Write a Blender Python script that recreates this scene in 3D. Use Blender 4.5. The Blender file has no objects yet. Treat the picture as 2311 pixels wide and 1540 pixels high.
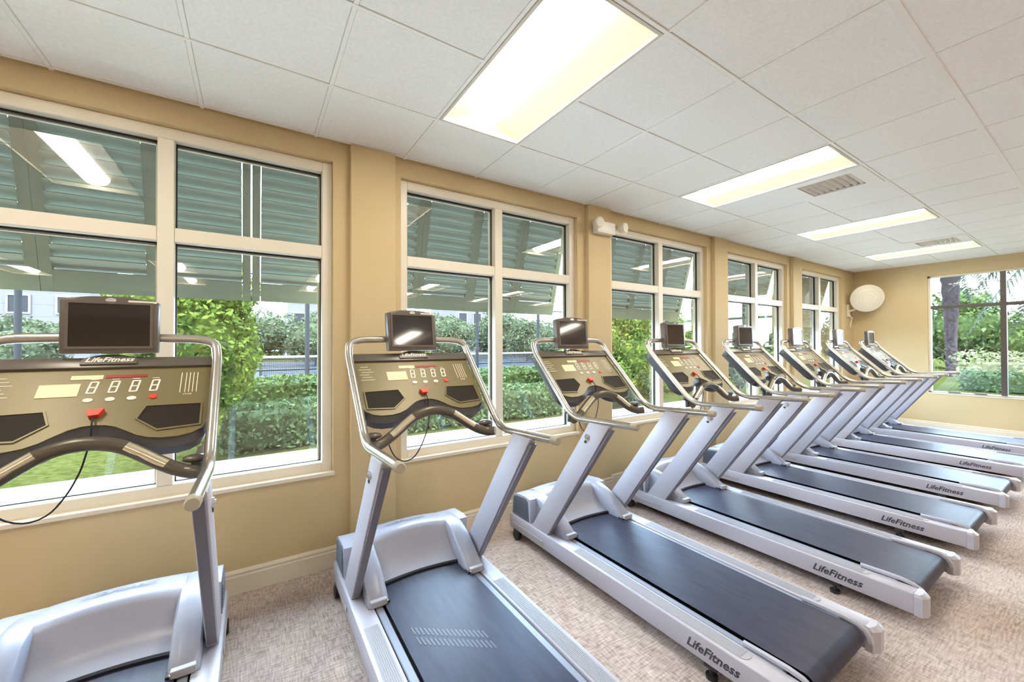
import bpy, bmesh, math, random
import numpy as np
from mathutils import Vector, Matrix

# ------------------------------------------------------------------ camera, world, sun, exposure
scene = bpy.context.scene
COL = scene.collection
R = math.radians

cam_d = bpy.data.cameras.new('camera')
cam = bpy.data.objects.new('camera', cam_d)
COL.objects.link(cam)
cam_d.sensor_fit = 'HORIZONTAL'
cam_d.sensor_width = 36.0
cam_d.lens = 902.736 / 2311.0 * 36.0
cam_d.clip_start = 0.05
cam_d.clip_end = 500
cam.matrix_world = (Matrix.Translation((0, 0, 1.519)) @ Matrix.Rotation(R(-32.9676), 4, 'Z')
                    @ Matrix.Rotation(R(90 + 0.501), 4, 'X') @ Matrix.Rotation(R(-0.1693), 4, 'Z'))
scene.camera = cam

world = bpy.data.worlds.new('sky')
scene.world = world
world.use_nodes = True
wn = world.node_tree
wn.nodes.clear()
w_out = wn.nodes.new('ShaderNodeOutputWorld')
w_bg = wn.nodes.new('ShaderNodeBackground')
w_tc = wn.nodes.new('ShaderNodeTexCoord')
w_no = wn.nodes.new('ShaderNodeTexNoise')
w_no.inputs['Scale'].default_value = 2.2
w_no.inputs['Detail'].default_value = 5
w_mp = wn.nodes.new('ShaderNodeMapping')
w_mp.inputs['Scale'].default_value = (1, 1, 2.5)
w_rp = wn.nodes.new('ShaderNodeValToRGB')
w_rp.color_ramp.elements[0].position = 0.36
w_rp.color_ramp.elements[0].color = (0.44, 0.66, 1.0, 1)
w_rp.color_ramp.elements[1].position = 0.56
w_rp.color_ramp.elements[1].color = (0.74, 0.86, 1.0, 1)
wn.links.new(w_tc.outputs['Generated'], w_mp.inputs['Vector'])
wn.links.new(w_mp.outputs['Vector'], w_no.inputs['Vector'])
wn.links.new(w_no.outputs['Fac'], w_rp.inputs['Fac'])
wn.links.new(w_rp.outputs['Color'], w_bg.inputs['Color'])
w_bg.inputs['Strength'].default_value = 4.3
wn.links.new(w_bg.outputs['Background'], w_out.inputs['Surface'])

sun_d = bpy.data.lights.new('sun', 'SUN')
sun_d.energy = 2.6
sun_d.color = (1.0, 0.94, 0.84)
sun_d.angle = R(4)
sun = bpy.data.objects.new('sun', sun_d)
COL.objects.link(sun)
sun.location = (-6, -8, 14)
sun.rotation_euler = Vector((0.42, 0.50, -0.95)).to_track_quat('-Z', 'Y').to_euler()

scene.view_settings.view_transform = 'Standard'
scene.view_settings.look = 'None'
scene.view_settings.gamma = 1.0
scene.view_settings.use_curve_mapping = False
scene.view_settings.exposure = 2.83
scene.cycles.max_bounces = 6
scene.cycles.diffuse_bounces = 5
scene.cycles.glossy_bounces = 3
scene.cycles.transparent_max_bounces = 12
scene.cycles.sample_clamp_indirect = 6.0
scene.cycles.caustics_reflective = False
scene.cycles.caustics_refractive = False
scene.cycles.use_adaptive_sampling = True
scene.cycles.adaptive_threshold = 0.05

LAMP = 5.2          # radiance of the fluorescent lenses
LAMP_COL = (1.0, 0.92, 0.79)

# ------------------------------------------------------------------ materials
MATS = {}
def mat(name, col, rough=0.5, metal=0.0, spec=0.5, emit=None, estr=0.0):
    m = bpy.data.materials.new(name)
    m.use_nodes = True
    b = m.node_tree.nodes['Principled BSDF']
    b.inputs['Base Color'].default_value = (*col, 1)
    b.inputs['Roughness'].default_value = rough
    b.inputs['Metallic'].default_value = metal
    b.inputs['Specular IOR Level'].default_value = spec
    if emit:
        b.inputs['Emission Color'].default_value = (*emit, 1)
        b.inputs['Emission Strength'].default_value = estr
    MATS[name] = m
    return m

def noise_color(m, c1, c2, scale, detail=4, mapping=(1, 1, 1), p0=0.35, p1=0.65, bump=0.0, bscale=None, coord='Object', rough=None):
    nt = m.node_tree
    b = nt.nodes['Principled BSDF']
    tc = nt.nodes.new('ShaderNodeTexCoord')
    mp = nt.nodes.new('ShaderNodeMapping')
    mp.inputs['Scale'].default_value = mapping
    no = nt.nodes.new('ShaderNodeTexNoise')
    no.inputs['Scale'].default_value = scale
    no.inputs['Detail'].default_value = detail
    rp = nt.nodes.new('ShaderNodeValToRGB')
    rp.color_ramp.elements[0].position = p0
    rp.color_ramp.elements[0].color = (*c1, 1)
    rp.color_ramp.elements[1].position = p1
    rp.color_ramp.elements[1].color = (*c2, 1)
    nt.links.new(tc.outputs[coord], mp.inputs['Vector'])
    nt.links.new(mp.outputs['Vector'], no.inputs['Vector'])
    nt.links.new(no.outputs['Fac'], rp.inputs['Fac'])
    nt.links.new(rp.outputs['Color'], b.inputs['Base Color'])
    if bump:
        n2 = nt.nodes.new('ShaderNodeTexNoise')
        n2.inputs['Scale'].default_value = bscale or scale * 4
        n2.inputs['Detail'].default_value = 3
        nt.links.new(mp.outputs['Vector'], n2.inputs['Vector'])
        bp = nt.nodes.new('ShaderNodeBump')
        bp.inputs['Strength'].default_value = bump
        bp.inputs['Distance'].default_value = 0.01
        nt.links.new(n2.outputs['Fac'], bp.inputs['Height'])
        nt.links.new(bp.outputs['Normal'], b.inputs['Normal'])
    return m

m_wall = mat('wall_paint', (0.60, 0.44, 0.20), 0.7, spec=0.25)
noise_color(m_wall, (0.61, 0.485, 0.275), (0.64, 0.51, 0.295), 1.3, 3, bump=0.05, bscale=160)
m_ceil = mat('ceiling_tile_mat', (0.70, 0.70, 0.62), 0.9, spec=0.1)
noise_color(m_ceil, (0.84, 0.845, 0.81), (0.89, 0.895, 0.86), 60, 4, bump=0.25, bscale=220)
m_grid = mat('ceiling_grid_mat', (0.84, 0.84, 0.79), 0.5)
m_trim = mat('cream_trim', (0.78, 0.70, 0.56), 0.4)
m_winf = mat('window_frame_mat', (0.80, 0.74, 0.62), 0.35)
m_gask = mat('black_gasket', (0.012, 0.014, 0.012), 0.6)
m_bronze = mat('bronze_mullion', (0.10, 0.085, 0.075), 0.4)
m_outwall = mat('exterior_stucco', (0.62, 0.60, 0.52), 0.9)
m_white = mat('white_plastic', (0.80, 0.77, 0.70), 0.35)
m_fanwhite = mat('fan_cream', (0.78, 0.72, 0.58), 0.35)
m_dark = mat('dark_plastic', (0.02, 0.02, 0.022), 0.5)
m_black = mat('black_rubber', (0.008, 0.008, 0.014), 0.6)
m_frame = mat('treadmill_silver', (0.46, 0.45, 0.51), 0.38, metal=0.05)
m_rail = mat('rail_silver', (0.43, 0.42, 0.48), 0.36, metal=0.1)
m_hood = mat('hood_gray', (0.42, 0.44, 0.535), 0.24)
m_wing = mat('fairing_gray', (0.33, 0.345, 0.42), 0.30)
m_vent = mat('hood_side_dark', (0.10, 0.12, 0.16), 0.5)
m_pad = mat('foot_pad_gray', (0.36, 0.355, 0.39), 0.45)
m_deck = mat('deck_edge_gray', (0.25, 0.28, 0.36), 0.35)
m_splice = mat('belt_splice_gray', (0.085, 0.09, 0.12), 0.45)
m_belt = mat('running_belt_mat', (0.030, 0.030, 0.048), 0.40, spec=0.24)
noise_color(m_belt, (0.020, 0.020, 0.042), (0.032, 0.032, 0.060), 9, 4, mapping=(4, 0.6, 1), bump=0.06, bscale=300)
m_tube = mat('handrail_metal', (0.50, 0.47, 0.42), 0.22, metal=0.75)
m_grip = mat('grip_bar_dark', (0.10, 0.085, 0.06), 0.30, metal=0.2)
m_sens = mat('hand_sensor_steel', (0.72, 0.66, 0.50), 0.2, metal=0.8)
m_face = mat('console_face_champagne', (0.185, 0.15, 0.066), 0.36, metal=0.1, spec=0.35)
m_header = mat('console_header_brown', (0.12, 0.105, 0.085), 0.3, metal=0.2)
m_crub = mat('console_rubber', (0.055, 0.052, 0.058), 0.4)
m_tray = mat('tray_dark', (0.020, 0.015, 0.012), 0.6, spec=0.2)
m_bezel = mat('monitor_bezel', (0.135, 0.115, 0.095), 0.35)
m_screen = mat('screen_black_gloss', (0.02, 0.018, 0.02), 0.06, spec=0.9)
m_scr_on = mat('screen_lit', (0.02, 0.018, 0.02), 0.06, spec=0.9)
m_cream = mat('cream_print', (0.85, 0.78, 0.62), 0.5)
m_capc = mat('rail_cap_cream', (0.42, 0.385, 0.30), 0.45)
m_lcd = mat('display_cream', (0.85, 0.70, 0.45), 0.5)
m_red = mat('red_plastic', (0.75, 0.035, 0.015), 0.4)
m_redl = mat('red_led_strip', (0.30, 0.012, 0.008), 0.4)
m_letd = mat('dark_lettering', (0.035, 0.035, 0.045), 0.5)
m_strip = mat('edge_strip_gray', (0.15, 0.145, 0.18), 0.45)
m_letg = mat('gray_lettering', (0.26, 0.27, 0.32), 0.5)
m_letw = mat('white_lettering', (0.85, 0.82, 0.74), 0.5)
m_shut = mat('shutter_green', (0.19, 0.225, 0.182), 0.6)
m_chrome = mat('bolt_chrome', (0.65, 0.64, 0.66), 0.2, metal=0.9)

m_carpet = mat('carpet_brown', (0.4, 0.28, 0.2), 0.95, spec=0.05)
nt = m_carpet.node_tree
bs = nt.nodes['Principled BSDF']
tc = nt.nodes.new('ShaderNodeTexCoord')
def _noise(scale, mp_s, detail=4):
    mp = nt.nodes.new('ShaderNodeMapping'); mp.inputs['Scale'].default_value = mp_s
    n = nt.nodes.new('ShaderNodeTexNoise'); n.inputs['Scale'].default_value = scale; n.inputs['Detail'].default_value = detail
    nt.links.new(tc.outputs['Object'], mp.inputs['Vector']); nt.links.new(mp.outputs['Vector'], n.inputs['Vector'])
    return n
nA = _noise(16, (1.0, 7.0, 1), 6); nB = _noise(16, (9.0, 1.0, 1), 6); nC = _noise(1.7, (1, 1, 1), 2)
mx = nt.nodes.new('ShaderNodeMix'); mx.data_type = 'FLOAT'; mx.inputs[0].default_value = 0.5
nt.links.new(nA.outputs['Fac'], mx.inputs[2]); nt.links.new(nB.outputs['Fac'], mx.inputs[3])
mx2 = nt.nodes.new('ShaderNodeMix'); mx2.data_type = 'FLOAT'; mx2.inputs[0].default_value = 0.22
nt.links.new(mx.outputs[0], mx2.inputs[2]); nt.links.new(nC.outputs['Fac'], mx2.inputs[3])
rp = nt.nodes.new('ShaderNodeValToRGB')
rp.color_ramp.elements[0].position = 0.38; rp.color_ramp.elements[0].color = (0.31, 0.235, 0.195, 1)
rp.color_ramp.elements[1].position = 0.60; rp.color_ramp.elements[1].color = (0.70, 0.60, 0.555, 1)
nt.links.new(mx2.outputs[0], rp.inputs['Fac']); nt.links.new(rp.outputs['Color'], bs.inputs['Base Color'])
nD = _noise(260, (1, 1, 1), 2)
bp = nt.nodes.new('ShaderNodeBump'); bp.inputs['Strength'].default_value = 0.5; bp.inputs['Distance'].default_value = 0.006
nt.links.new(nD.outputs['Fac'], bp.inputs['Height']); nt.links.new(bp.outputs['Normal'], bs.inputs['Normal'])

# glass: real Fresnel reflection on the front faces, straight transmission
m_glass = bpy.data.materials.new('window_glass'); m_glass.use_nodes = True
nt = m_glass.node_tree; nt.nodes.clear()
go = nt.nodes.new('ShaderNodeOutputMaterial'); gt = nt.nodes.new('ShaderNodeBsdfTransparent'); gg = nt.nodes.new('ShaderNodeBsdfGlossy')
gt.inputs['Color'].default_value = (0.95, 0.985, 0.97, 1)
gg.inputs['Roughness'].default_value = 0.0
gf = nt.nodes.new('ShaderNodeFresnel'); gf.inputs['IOR'].default_value = 1.52
gb = nt.nodes.new('ShaderNodeNewGeometry')
g1 = nt.nodes.new('ShaderNodeMath'); g1.operation = 'SUBTRACT'; g1.inputs[0].default_value = 1.0
nt.links.new(gb.outputs['Backfacing'], g1.inputs[1])
g2 = nt.nodes.new('ShaderNodeMath'); g2.operation = 'MULTIPLY'; g2.use_clamp = True
nt.links.new(gf.outputs['Fac'], g2.inputs[0]); nt.links.new(g1.outputs[0], g2.inputs[1])
g3 = nt.nodes.new('ShaderNodeMath'); g3.operation = 'MULTIPLY'; g3.inputs[1].default_value = 3.2; g3.use_clamp = True
nt.links.new(g2.outputs[0], g3.inputs[0])
gm = nt.nodes.new('ShaderNodeMixShader')
nt.links.new(g3.outputs[0], gm.inputs['Fac']); nt.links.new(gt.outputs[0], gm.inputs[1]); nt.links.new(gg.outputs[0], gm.inputs[2])
nt.links.new(gm.outputs[0], go.inputs['Surface'])

m_lens = mat('lamp_lens', (0.9, 0.88, 0.8), 0.5, emit=LAMP_COL, estr=LAMP)
m_refl = mat('troffer_reflector', (0.62, 0.57, 0.46), 0.45)
m_reflglow = mat('troffer_side_panel', (0.085, 0.07, 0.042), 0.5, emit=(1.0, 0.80, 0.60), estr=0.135)  # reflector's glow put in as emission, to strengthen its reflection in the windows

# outdoors
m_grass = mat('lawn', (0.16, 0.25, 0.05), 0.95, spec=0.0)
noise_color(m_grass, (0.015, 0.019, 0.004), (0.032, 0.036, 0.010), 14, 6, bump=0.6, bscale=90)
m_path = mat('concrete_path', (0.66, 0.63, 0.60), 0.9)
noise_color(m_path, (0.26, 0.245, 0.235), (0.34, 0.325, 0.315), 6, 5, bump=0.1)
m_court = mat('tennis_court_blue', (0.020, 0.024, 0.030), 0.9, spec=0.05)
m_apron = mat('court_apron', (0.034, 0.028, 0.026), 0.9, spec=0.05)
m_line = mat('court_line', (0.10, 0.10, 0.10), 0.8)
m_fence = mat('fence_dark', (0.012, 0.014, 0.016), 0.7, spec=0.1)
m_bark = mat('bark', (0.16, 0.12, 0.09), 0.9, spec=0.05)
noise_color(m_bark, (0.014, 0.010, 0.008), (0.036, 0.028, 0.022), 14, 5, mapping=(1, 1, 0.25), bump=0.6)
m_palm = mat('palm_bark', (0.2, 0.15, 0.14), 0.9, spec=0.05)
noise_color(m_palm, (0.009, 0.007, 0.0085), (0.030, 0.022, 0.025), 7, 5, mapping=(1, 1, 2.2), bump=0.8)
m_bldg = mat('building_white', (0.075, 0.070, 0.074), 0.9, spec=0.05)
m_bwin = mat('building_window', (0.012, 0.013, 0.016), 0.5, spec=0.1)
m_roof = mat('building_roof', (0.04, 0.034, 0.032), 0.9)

def leaf_mat(name, c1, c2, trans=0.25):
    m = bpy.data.materials.new(name); m.use_nodes = True
    nt = m.node_tree; b = nt.nodes['Principled BSDF']
    g = nt.nodes.new('ShaderNodeNewGeometry')
    rp = nt.nodes.new('ShaderNodeValToRGB')
    rp.color_ramp.elements[0].color = (*c1, 1); rp.color_ramp.elements[1].color = (*c2, 1)
    nt.links.new(g.outputs['Random Per Island'], rp.inputs['Fac'])
    nt.links.new(rp.outputs['Color'], b.inputs['Base Color'])
    b.inputs['Roughness'].default_value = 0.8
    b.inputs['Specular IOR Level'].default_value = 0.06
    tr = nt.nodes.new('ShaderNodeBsdfTranslucent'); mx = nt.nodes.new('ShaderNodeMixShader'); mx.inputs[0].default_value = trans
    nt.links.new(rp.outputs['Color'], tr.inputs['Color'])
    nt.links.new(b.outputs[0], mx.inputs[1]); nt.links.new(tr.outputs[0], mx.inputs[2])
    nt.links.new(mx.outputs[0], nt.nodes['Material Output'].inputs['Surface'])
    MATS[name] = m
    return m
m_leafh = leaf_mat('leaf_hedge', (0.012, 0.026, 0.007), (0.052, 0.077, 0.024))
m_leafl = leaf_mat('leaf_low_hedge', (0.020, 0.038, 0.013), (0.066, 0.092, 0.040))
m_leafb = leaf_mat('leaf_bright', (0.017, 0.036, 0.005), (0.10, 0.132, 0.024), 0.3)
m_leaft = leaf_mat('leaf_tree_dull', (0.020, 0.030, 0.015), (0.066, 0.080, 0.046))
m_leafy = leaf_mat('leaf_shrub_yellow', (0.06, 0.075, 0.03), (0.155, 0.155, 0.085))
m_leafp = leaf_mat('leaf_palm', (0.018, 0.026, 0.018), (0.042, 0.054, 0.040))

# ------------------------------------------------------------------ mesh helpers
def link(o, parent=None):
    COL.objects.link(o)
    if parent is not None:
        o.parent = parent
    return o

def tag(o, label=None, cat=None, group=None, kind=None):
    if label: o['label'] = label
    if cat: o['category'] = cat
    if group: o['group'] = group
    if kind: o['kind'] = kind
    return o

def empty(name, loc=(0, 0, 0), rz=0.0, parent=None):
    o = bpy.data.objects.new(name, None)
    o.location = loc; o.rotation_euler = (0, 0, rz)
    o.empty_display_size = 0.1
    return link(o, parent)

class MB:
    def __init__(self):
        self.bm = bmesh.new()
    def box(self, x0, x1, y0, y1, z0, z1, bev=0.0, seg=1):
        r = bmesh.ops.create_cube(self.bm, size=1.0)
        vs = r['verts']
        for v in vs:
            v.co = Vector((x0 + (v.co.x + .5) * (x1 - x0), y0 + (v.co.y + .5) * (y1 - y0), z0 + (v.co.z + .5) * (z1 - z0)))
        if bev:
            es = list({e for v in vs for e in v.link_edges})
            bmesh.ops.bevel(self.bm, geom=es, offset=bev, segments=seg, affect='EDGES', profile=0.5)
        return self
    def prism(self, pts, fn, d0, d1):
        """pts: 2d outline, fn(a,b,d)->xyz ; extruded from d0 to d1"""
        n = len(pts)
        A = [self.bm.verts.new(fn(a, b, d0)) for a, b in pts]
        B = [self.bm.verts.new(fn(a, b, d1)) for a, b in pts]
        self.bm.faces.new(A); self.bm.faces.new(B[::-1])
        for i in range(n):
            j = (i + 1) % n
            self.bm.faces.new((A[j], A[i], B[i], B[j]))
        return self
    def ring(self, outer, inner, fn, d0, d1):
        """frame between two outlines of equal count"""
        n = len(outer)
        V = [[self.bm.verts.new(fn(a, b, d)) for a, b in o] for o in (outer, inner) for d in (d0, d1)]
        o0, o1, i0, i1 = V
        for k in range(n):
            j = (k + 1) % n
            for q in ((o1[k], o1[j], i1[j], i1[k]), (o0[j], o0[k], i0[k], i0[j]), (o0[k], o0[j], o1[j], o1[k]), (i0[j], i0[k], i1[k], i1[j])):
                self.bm.faces.new(q)
        return self
    def tube(self, path, r, seg=12, cap=True, ry=None):
        path = [Vector(p) for p in path]
        rings = []
        n = len(path)
        t0 = (path[1] - path[0]).normalized()
        up = Vector((0, 0, 1)) if abs(t0.z) < .9 else Vector((1, 0, 0))
        nrm = (up - t0 * up.dot(t0)).normalized()
        for i, p in enumerate(path):
            t = (path[min(i + 1, n - 1)] - path[max(i - 1, 0)]).normalized()
            nrm = (nrm - t * nrm.dot(t)).normalized()
            b = t.cross(nrm)
            rr = r[i] if isinstance(r, (list, tuple)) else r
            rings.append([self.bm.verts.new(p + nrm * (rr * math.cos(2 * math.pi * k / seg)) + b * ((ry or rr) * math.sin(2 * math.pi * k / seg))) for k in range(seg)])
        for i in range(n - 1):
            for k in range(seg):
                j = (k + 1) % seg
                self.bm.faces.new((rings[i][k], rings[i][j], rings[i + 1][j], rings[i + 1][k]))
        if cap:
            self.bm.faces.new(rings[0][::-1]); self.bm.faces.new(rings[-1])
        return self
    def grid(self, rows):
        V = [[self.bm.verts.new(p) for p in row] for row in rows]
        for i in range(len(V) - 1):
            for k in range(len(V[0]) - 1):
                self.bm.faces.new((V[i][k], V[i][k + 1], V[i + 1][k + 1], V[i + 1][k]))
        return self
    def ellipsoid(self, c, rx, ry, rz, u=14, v=9):
        r = bmesh.ops.create_uvsphere(self.bm, u_segments=u, v_segments=v, radius=1.0)
        for q in r['verts']:
            q.co = Vector((c[0] + q.co.x * rx, c[1] + q.co.y * ry, c[2] + q.co.z * rz))
        return self
    def build(self, name, m, parent=None, smooth=None, loc=None, normals=True):
        me = bpy.data.meshes.new(name)
        if normals:
            bmesh.ops.recalc_face_normals(self.bm, faces=self.bm.faces)
        self.bm.to_mesh(me); self.bm.free()
        me.materials.append(m)
        if smooth:
            me.polygons.foreach_set('use_smooth', [True] * len(me.polygons))
            me.set_sharp_from_angle(angle=R(smooth))
        o = bpy.data.objects.new(name, me)
        if loc: o.location = loc
        return link(o, parent)

def box(name, m, parent, x0, x1, y0, y1, z0, z1, bev=0.0, seg=1, smooth=None):
    return MB().box(x0, x1, y0, y1, z0, z1, bev, seg).build(name, m, parent, smooth)

def copy_tree(o, parent=None):
    c = o.copy()
    COL.objects.link(c)
    c.parent = parent
    for ch in list(o.children):
        copy_tree(ch, c)
    return c

def round_path(pts, rad, n=6):
    """polyline with rounded corners"""
    pts = [Vector(p) for p in pts]
    out = [pts[0]]
    for i in range(1, len(pts) - 1):
        a, b, c = pts[i - 1], pts[i], pts[i + 1]
        r1 = rad[i - 1] if isinstance(rad, (list, tuple)) else rad
        d1 = min(r1, (a - b).length * .49); d2 = min(r1, (c - b).length * .49)
        p = b + (a - b).normalized() * d1; q = b + (c - b).normalized() * d2
        for k in range(n + 1):
            t = k / n
            out.append(p * (1 - t) ** 2 + b * (2 * t * (1 - t)) + q * t ** 2)
    out.append(pts[-1])
    return out

def text_mesh(body, size, shear=0.3, extrude=0.0006, bold=0.0):
    cu = bpy.data.curves.new('lettering', 'FONT')
    cu.body = body; cu.size = size; cu.shear = shear; cu.extrude = extrude; cu.offset = bold
    cu.align_x = 'CENTER'; cu.align_y = 'CENTER'; cu.resolution_u = 2
    o = bpy.data.objects.new('lettering', cu)
    COL.objects.link(o)
    dg = bpy.context.evaluated_depsgraph_get()
    me = bpy.data.meshes.new_from_object(o.evaluated_get(dg))
    bpy.data.objects.remove(o); bpy.data.curves.remove(cu)
    return me

def put_text(name, body, size, m, parent, origin, xdir, ydir, shear=0.3, bold=0.0):
    me = text_mesh(body, size, shear, bold=bold)
    me.name = name
    me.materials.clear(); me.materials.append(m)
    o = bpy.data.objects.new(name, me)
    X = Vector(xdir).normalized(); Y = Vector(ydir).normalized(); Z = X.cross(Y)
    o.matrix_local = Matrix(((X.x, Y.x, Z.x, origin[0]), (X.y, Y.y, Z.y, origin[1]), (X.z, Y.z, Z.z, origin[2]), (0, 0, 0, 1)))
    return link(o, parent)

# ------------------------------------------------------------------ room dimensions
D = 2.985            # window wall inner face
XE = 10.034          # end wall inner face
XL, YB = -5.6, -7.6  # left and back walls
CEIL = 2.926
PITCH = 2.252
W2L, WW = 0.939, 1.779
WINL = [W2L + PITCH * k for k in (-2, -1, 0, 1, 2, 3)]  # first entry is an unseen window added for more daylight
ZS, ZT = 0.646, 2.790
WT = 0.20            # wall thickness

# ---- floor
fl = box('floor', m_carpet, None, XL - .2, XE + .2, YB - .2, D + .1, -0.12, 0.0)
tag(fl, 'brown heathered carpet floor under the treadmills', 'floor', kind='structure')

# ---- window wall
w = MB()
w.box(XL, XE + .2, D, D + WT, 0, ZS)
w.box(XL, XE + .2, D, D + WT, ZT, CEIL + .30)
xs = [XL] + [v for L in WINL for v in (L, L + WW)] + [XE + .2]
for a, b in zip(xs[0::2], xs[1::2]):
    w.box(a, b, D, D + WT, ZS, ZT)
wall_f = w.build('wall_front', m_wall)
tag(wall_f, 'tan painted wall with large windows behind the treadmills', 'wall', kind='structure')
# pilasters between the windows
CL0, CWD, CP = 0.572, 0.314, 0.048
for k in (-1, 0, 1, 2, 3):
    x = CL0 + PITCH * k
    if k == -1: continue
    box('pilaster', m_wall, wall_f, x, x + CWD, D - CP, D + .001, 0, CEIL, 0.004)
box('pilaster', m_wall, wall_f, CL0 - PITCH, CL0 - PITCH + CWD, D - CP, D + .001, 0, CEIL, 0.004)

# ---- end wall with the bronze window
EY0, EY1, EZ0, EZ1 = -.62, 1.935, 0.655, 2.70
w = MB()
w.box(XE, XE + WT, YB, D, 0, EZ0)
w.box(XE, XE + WT, YB, D, EZ1, CEIL + .30)
w.box(XE, XE + WT, EY1, D, EZ0, EZ1)
w.box(XE, XE + WT, YB, EY0, EZ0, EZ1)
wall_r = w.build('wall_right', m_wall)
tag(wall_r, 'tan end wall with a wide bronze framed window', 'wall', kind='structure')
wl = box('wall_left', m_wall, None, XL - .15, XL, YB, D, 0, CEIL + .3)
tag(wl, 'tan side wall out of view on the left', 'wall', kind='structure')
wb = box('wall_back', m_wall, None, XL - .15, XE + .2, YB - .15, YB, 0, CEIL + .3)
tag(wb, 'tan rear wall behind the camera', 'wall', kind='structure')

# ---- baseboards
def base_profile(d, z):  # depth from wall
    return [(0, 0), (.016, 0), (.016, .105), (.012, .112), (.012, .122), (.016, .126), (.010, .140), (0, .143)]
bb = MB()
prof = base_profile(0, 0)
def run_x(x0, x1, y):
    bb.prism(prof, lambda a, b, d: (d, y - a, b), x0, x1)
def run_y(y0, y1, x, s):
    bb.prism(prof, lambda a, b, d: (x + s * a, d, b), y0, y1)
cols = [(CL0 + PITCH * k, CL0 + PITCH * k + CWD) for k in (-1, 0, 1, 2, 3)]
px = XL
for a, b in cols:
    run_x(px, a, D); run_x(a - .016, b + .016, D - CP)
    run_y(D - CP, D, a, -1); run_y(D - CP, D, b, 1)
    px = b
run_x(px, XE, D)
o = bb.build('baseboard_front', m_trim); tag(o, 'cream baseboard along the foot of the window wall', 'baseboard', kind='structure')
bb = MB(); run_y(YB, D, XE, -1)
o = bb.build('baseboard_right', m_trim); tag(o, 'cream baseboard along the foot of the end wall', 'baseboard', kind='structure')

# ---- windows of the long wall
GY = D + 0.115
def make_window(n, L, label):
    root = empty('window_%d' % n, (L, D, ZS))
    tag(root, label, 'window', kind='structure')
    x1 = WW; H = ZT - ZS
    fy0, fy1 = 0.046, 0.150
    FW = 0.064
    zt = 2.125 - ZS; zt2 = 2.208 - ZS          # transom band
    gb = 0.712 - ZS                             # bottom of glass
    gt = 2.722 - ZS
    xm0, xm1 = 0.851, 0.927                     # central mullion
    box('frame_jamb', m_winf, root, 0, FW, fy0, fy1, 0, H, .004)
    box('frame_jamb', m_winf, root, x1 - FW, x1, fy0, fy1, 0, H, .004)
    box('frame_head', m_winf, root, FW, x1 - FW, fy0, fy1, gt, H, .004)
    box('frame_sill', m_winf, root, FW, x1 - FW, fy0, fy1, 0, gb, .004)
    box('mullion', m_winf, root, xm0, xm1, fy0 - .004, fy1, gb, gt, .004)
    for a, b in ((FW, xm0), (xm1, x1 - FW)):
        box('transom', m_winf, root, a, b, fy0 + .002, fy1, zt, zt2, .004)
    # stool: thin bright lip around the bottom
    box('stool', m_trim, root, -.012, x1 + .012, -.012, fy0, -.020, 0.006, .003)
    for a, b in ((FW, xm0), (xm1, x1 - FW)):
        for c, d in ((gb, zt), (zt2, gt)):
            g = box('pane', m_glass, root, a, b, GY - D, GY - D + .006, c, d)
            fr = MB()
            t = .010
            fr.box(a, b, GY - D - .012, GY - D, d - t, d); fr.box(a, b, GY - D - .012, GY - D, c, c + t * .5)
            fr.box(a, a + t * .6, GY - D - .012, GY - D, c, d); fr.box(b - t * .6, b, GY - D - .012, GY - D, c, d)
            fr.build('gasket', m_gask, g)
            sp = MB(); t2 = .018
            sp.box(a, b, GY - D + .007, GY - D + .022, d - t2, d - .001)
            sp.box(b - t2, b, GY - D + .007, GY - D + .022, c, d)
            sp.build('glazing_bead', m_winf, g)
    return root
wl_labels = ['window of the long wall left of the picture, out of view', 'leftmost window of the long wall, behind the nearest console', 'second window from the left on the long wall',
             'third window from the left, right of the emergency light', 'fourth window from the left on the long wall',
             'fifth and farthest window of the long wall, next to the wall fan']
for i, L in enumerate(WINL):
    make_window(i, L, wl_labels[i])

# ---- end wall window
root = empty('window_7', (XE, 0, EZ0)); tag(root, 'wide end wall window with dark bronze mullions', 'window', kind='structure')
H = EZ1 - EZ0
box('frame_jamb', m_winf, root, .03, .12, EY1 - .035, EY1, 0, H, .003)
box('frame_jamb', m_winf, root, .03, .12, EY0, EY0 + .035, 0, H, .003)
box('frame_head', m_winf, root, .03, .12, EY0, EY1, H - .03, H, .003)
box('frame_sill', m_winf, root, .03, .12, EY0, EY1, 0, .02, .003)
ys = [EY0 + .035, .245, 1.085, EY1 - .035]
for v in ys[1:-1]:
    box('mullion', m_bronze, root, .02, .11, v - .033, v + .033, .02, H - .03, .004)
for a, b in zip(ys[:-1], ys[1:]):
    box('transom', m_bronze, root, .03, .10, a, b, 2.122 - EZ0, 2.178 - EZ0, .004)
    for c, d in ((.02, 2.122 - EZ0), (2.178 - EZ0, H - .03)):
        box('pane', m_glass, root, .06, .066, a, b, c, d)
box('stool', m_trim, root, -.012, .03, EY0, EY1, -.02, 0, .003)
box('latch', m_bronze, root, .0, .03, 1.55, 1.70, .02, .036, .003)
box('latch', m_bronze, root, .0, .03, 1.26, 1.41, .02, .036, .003)

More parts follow.
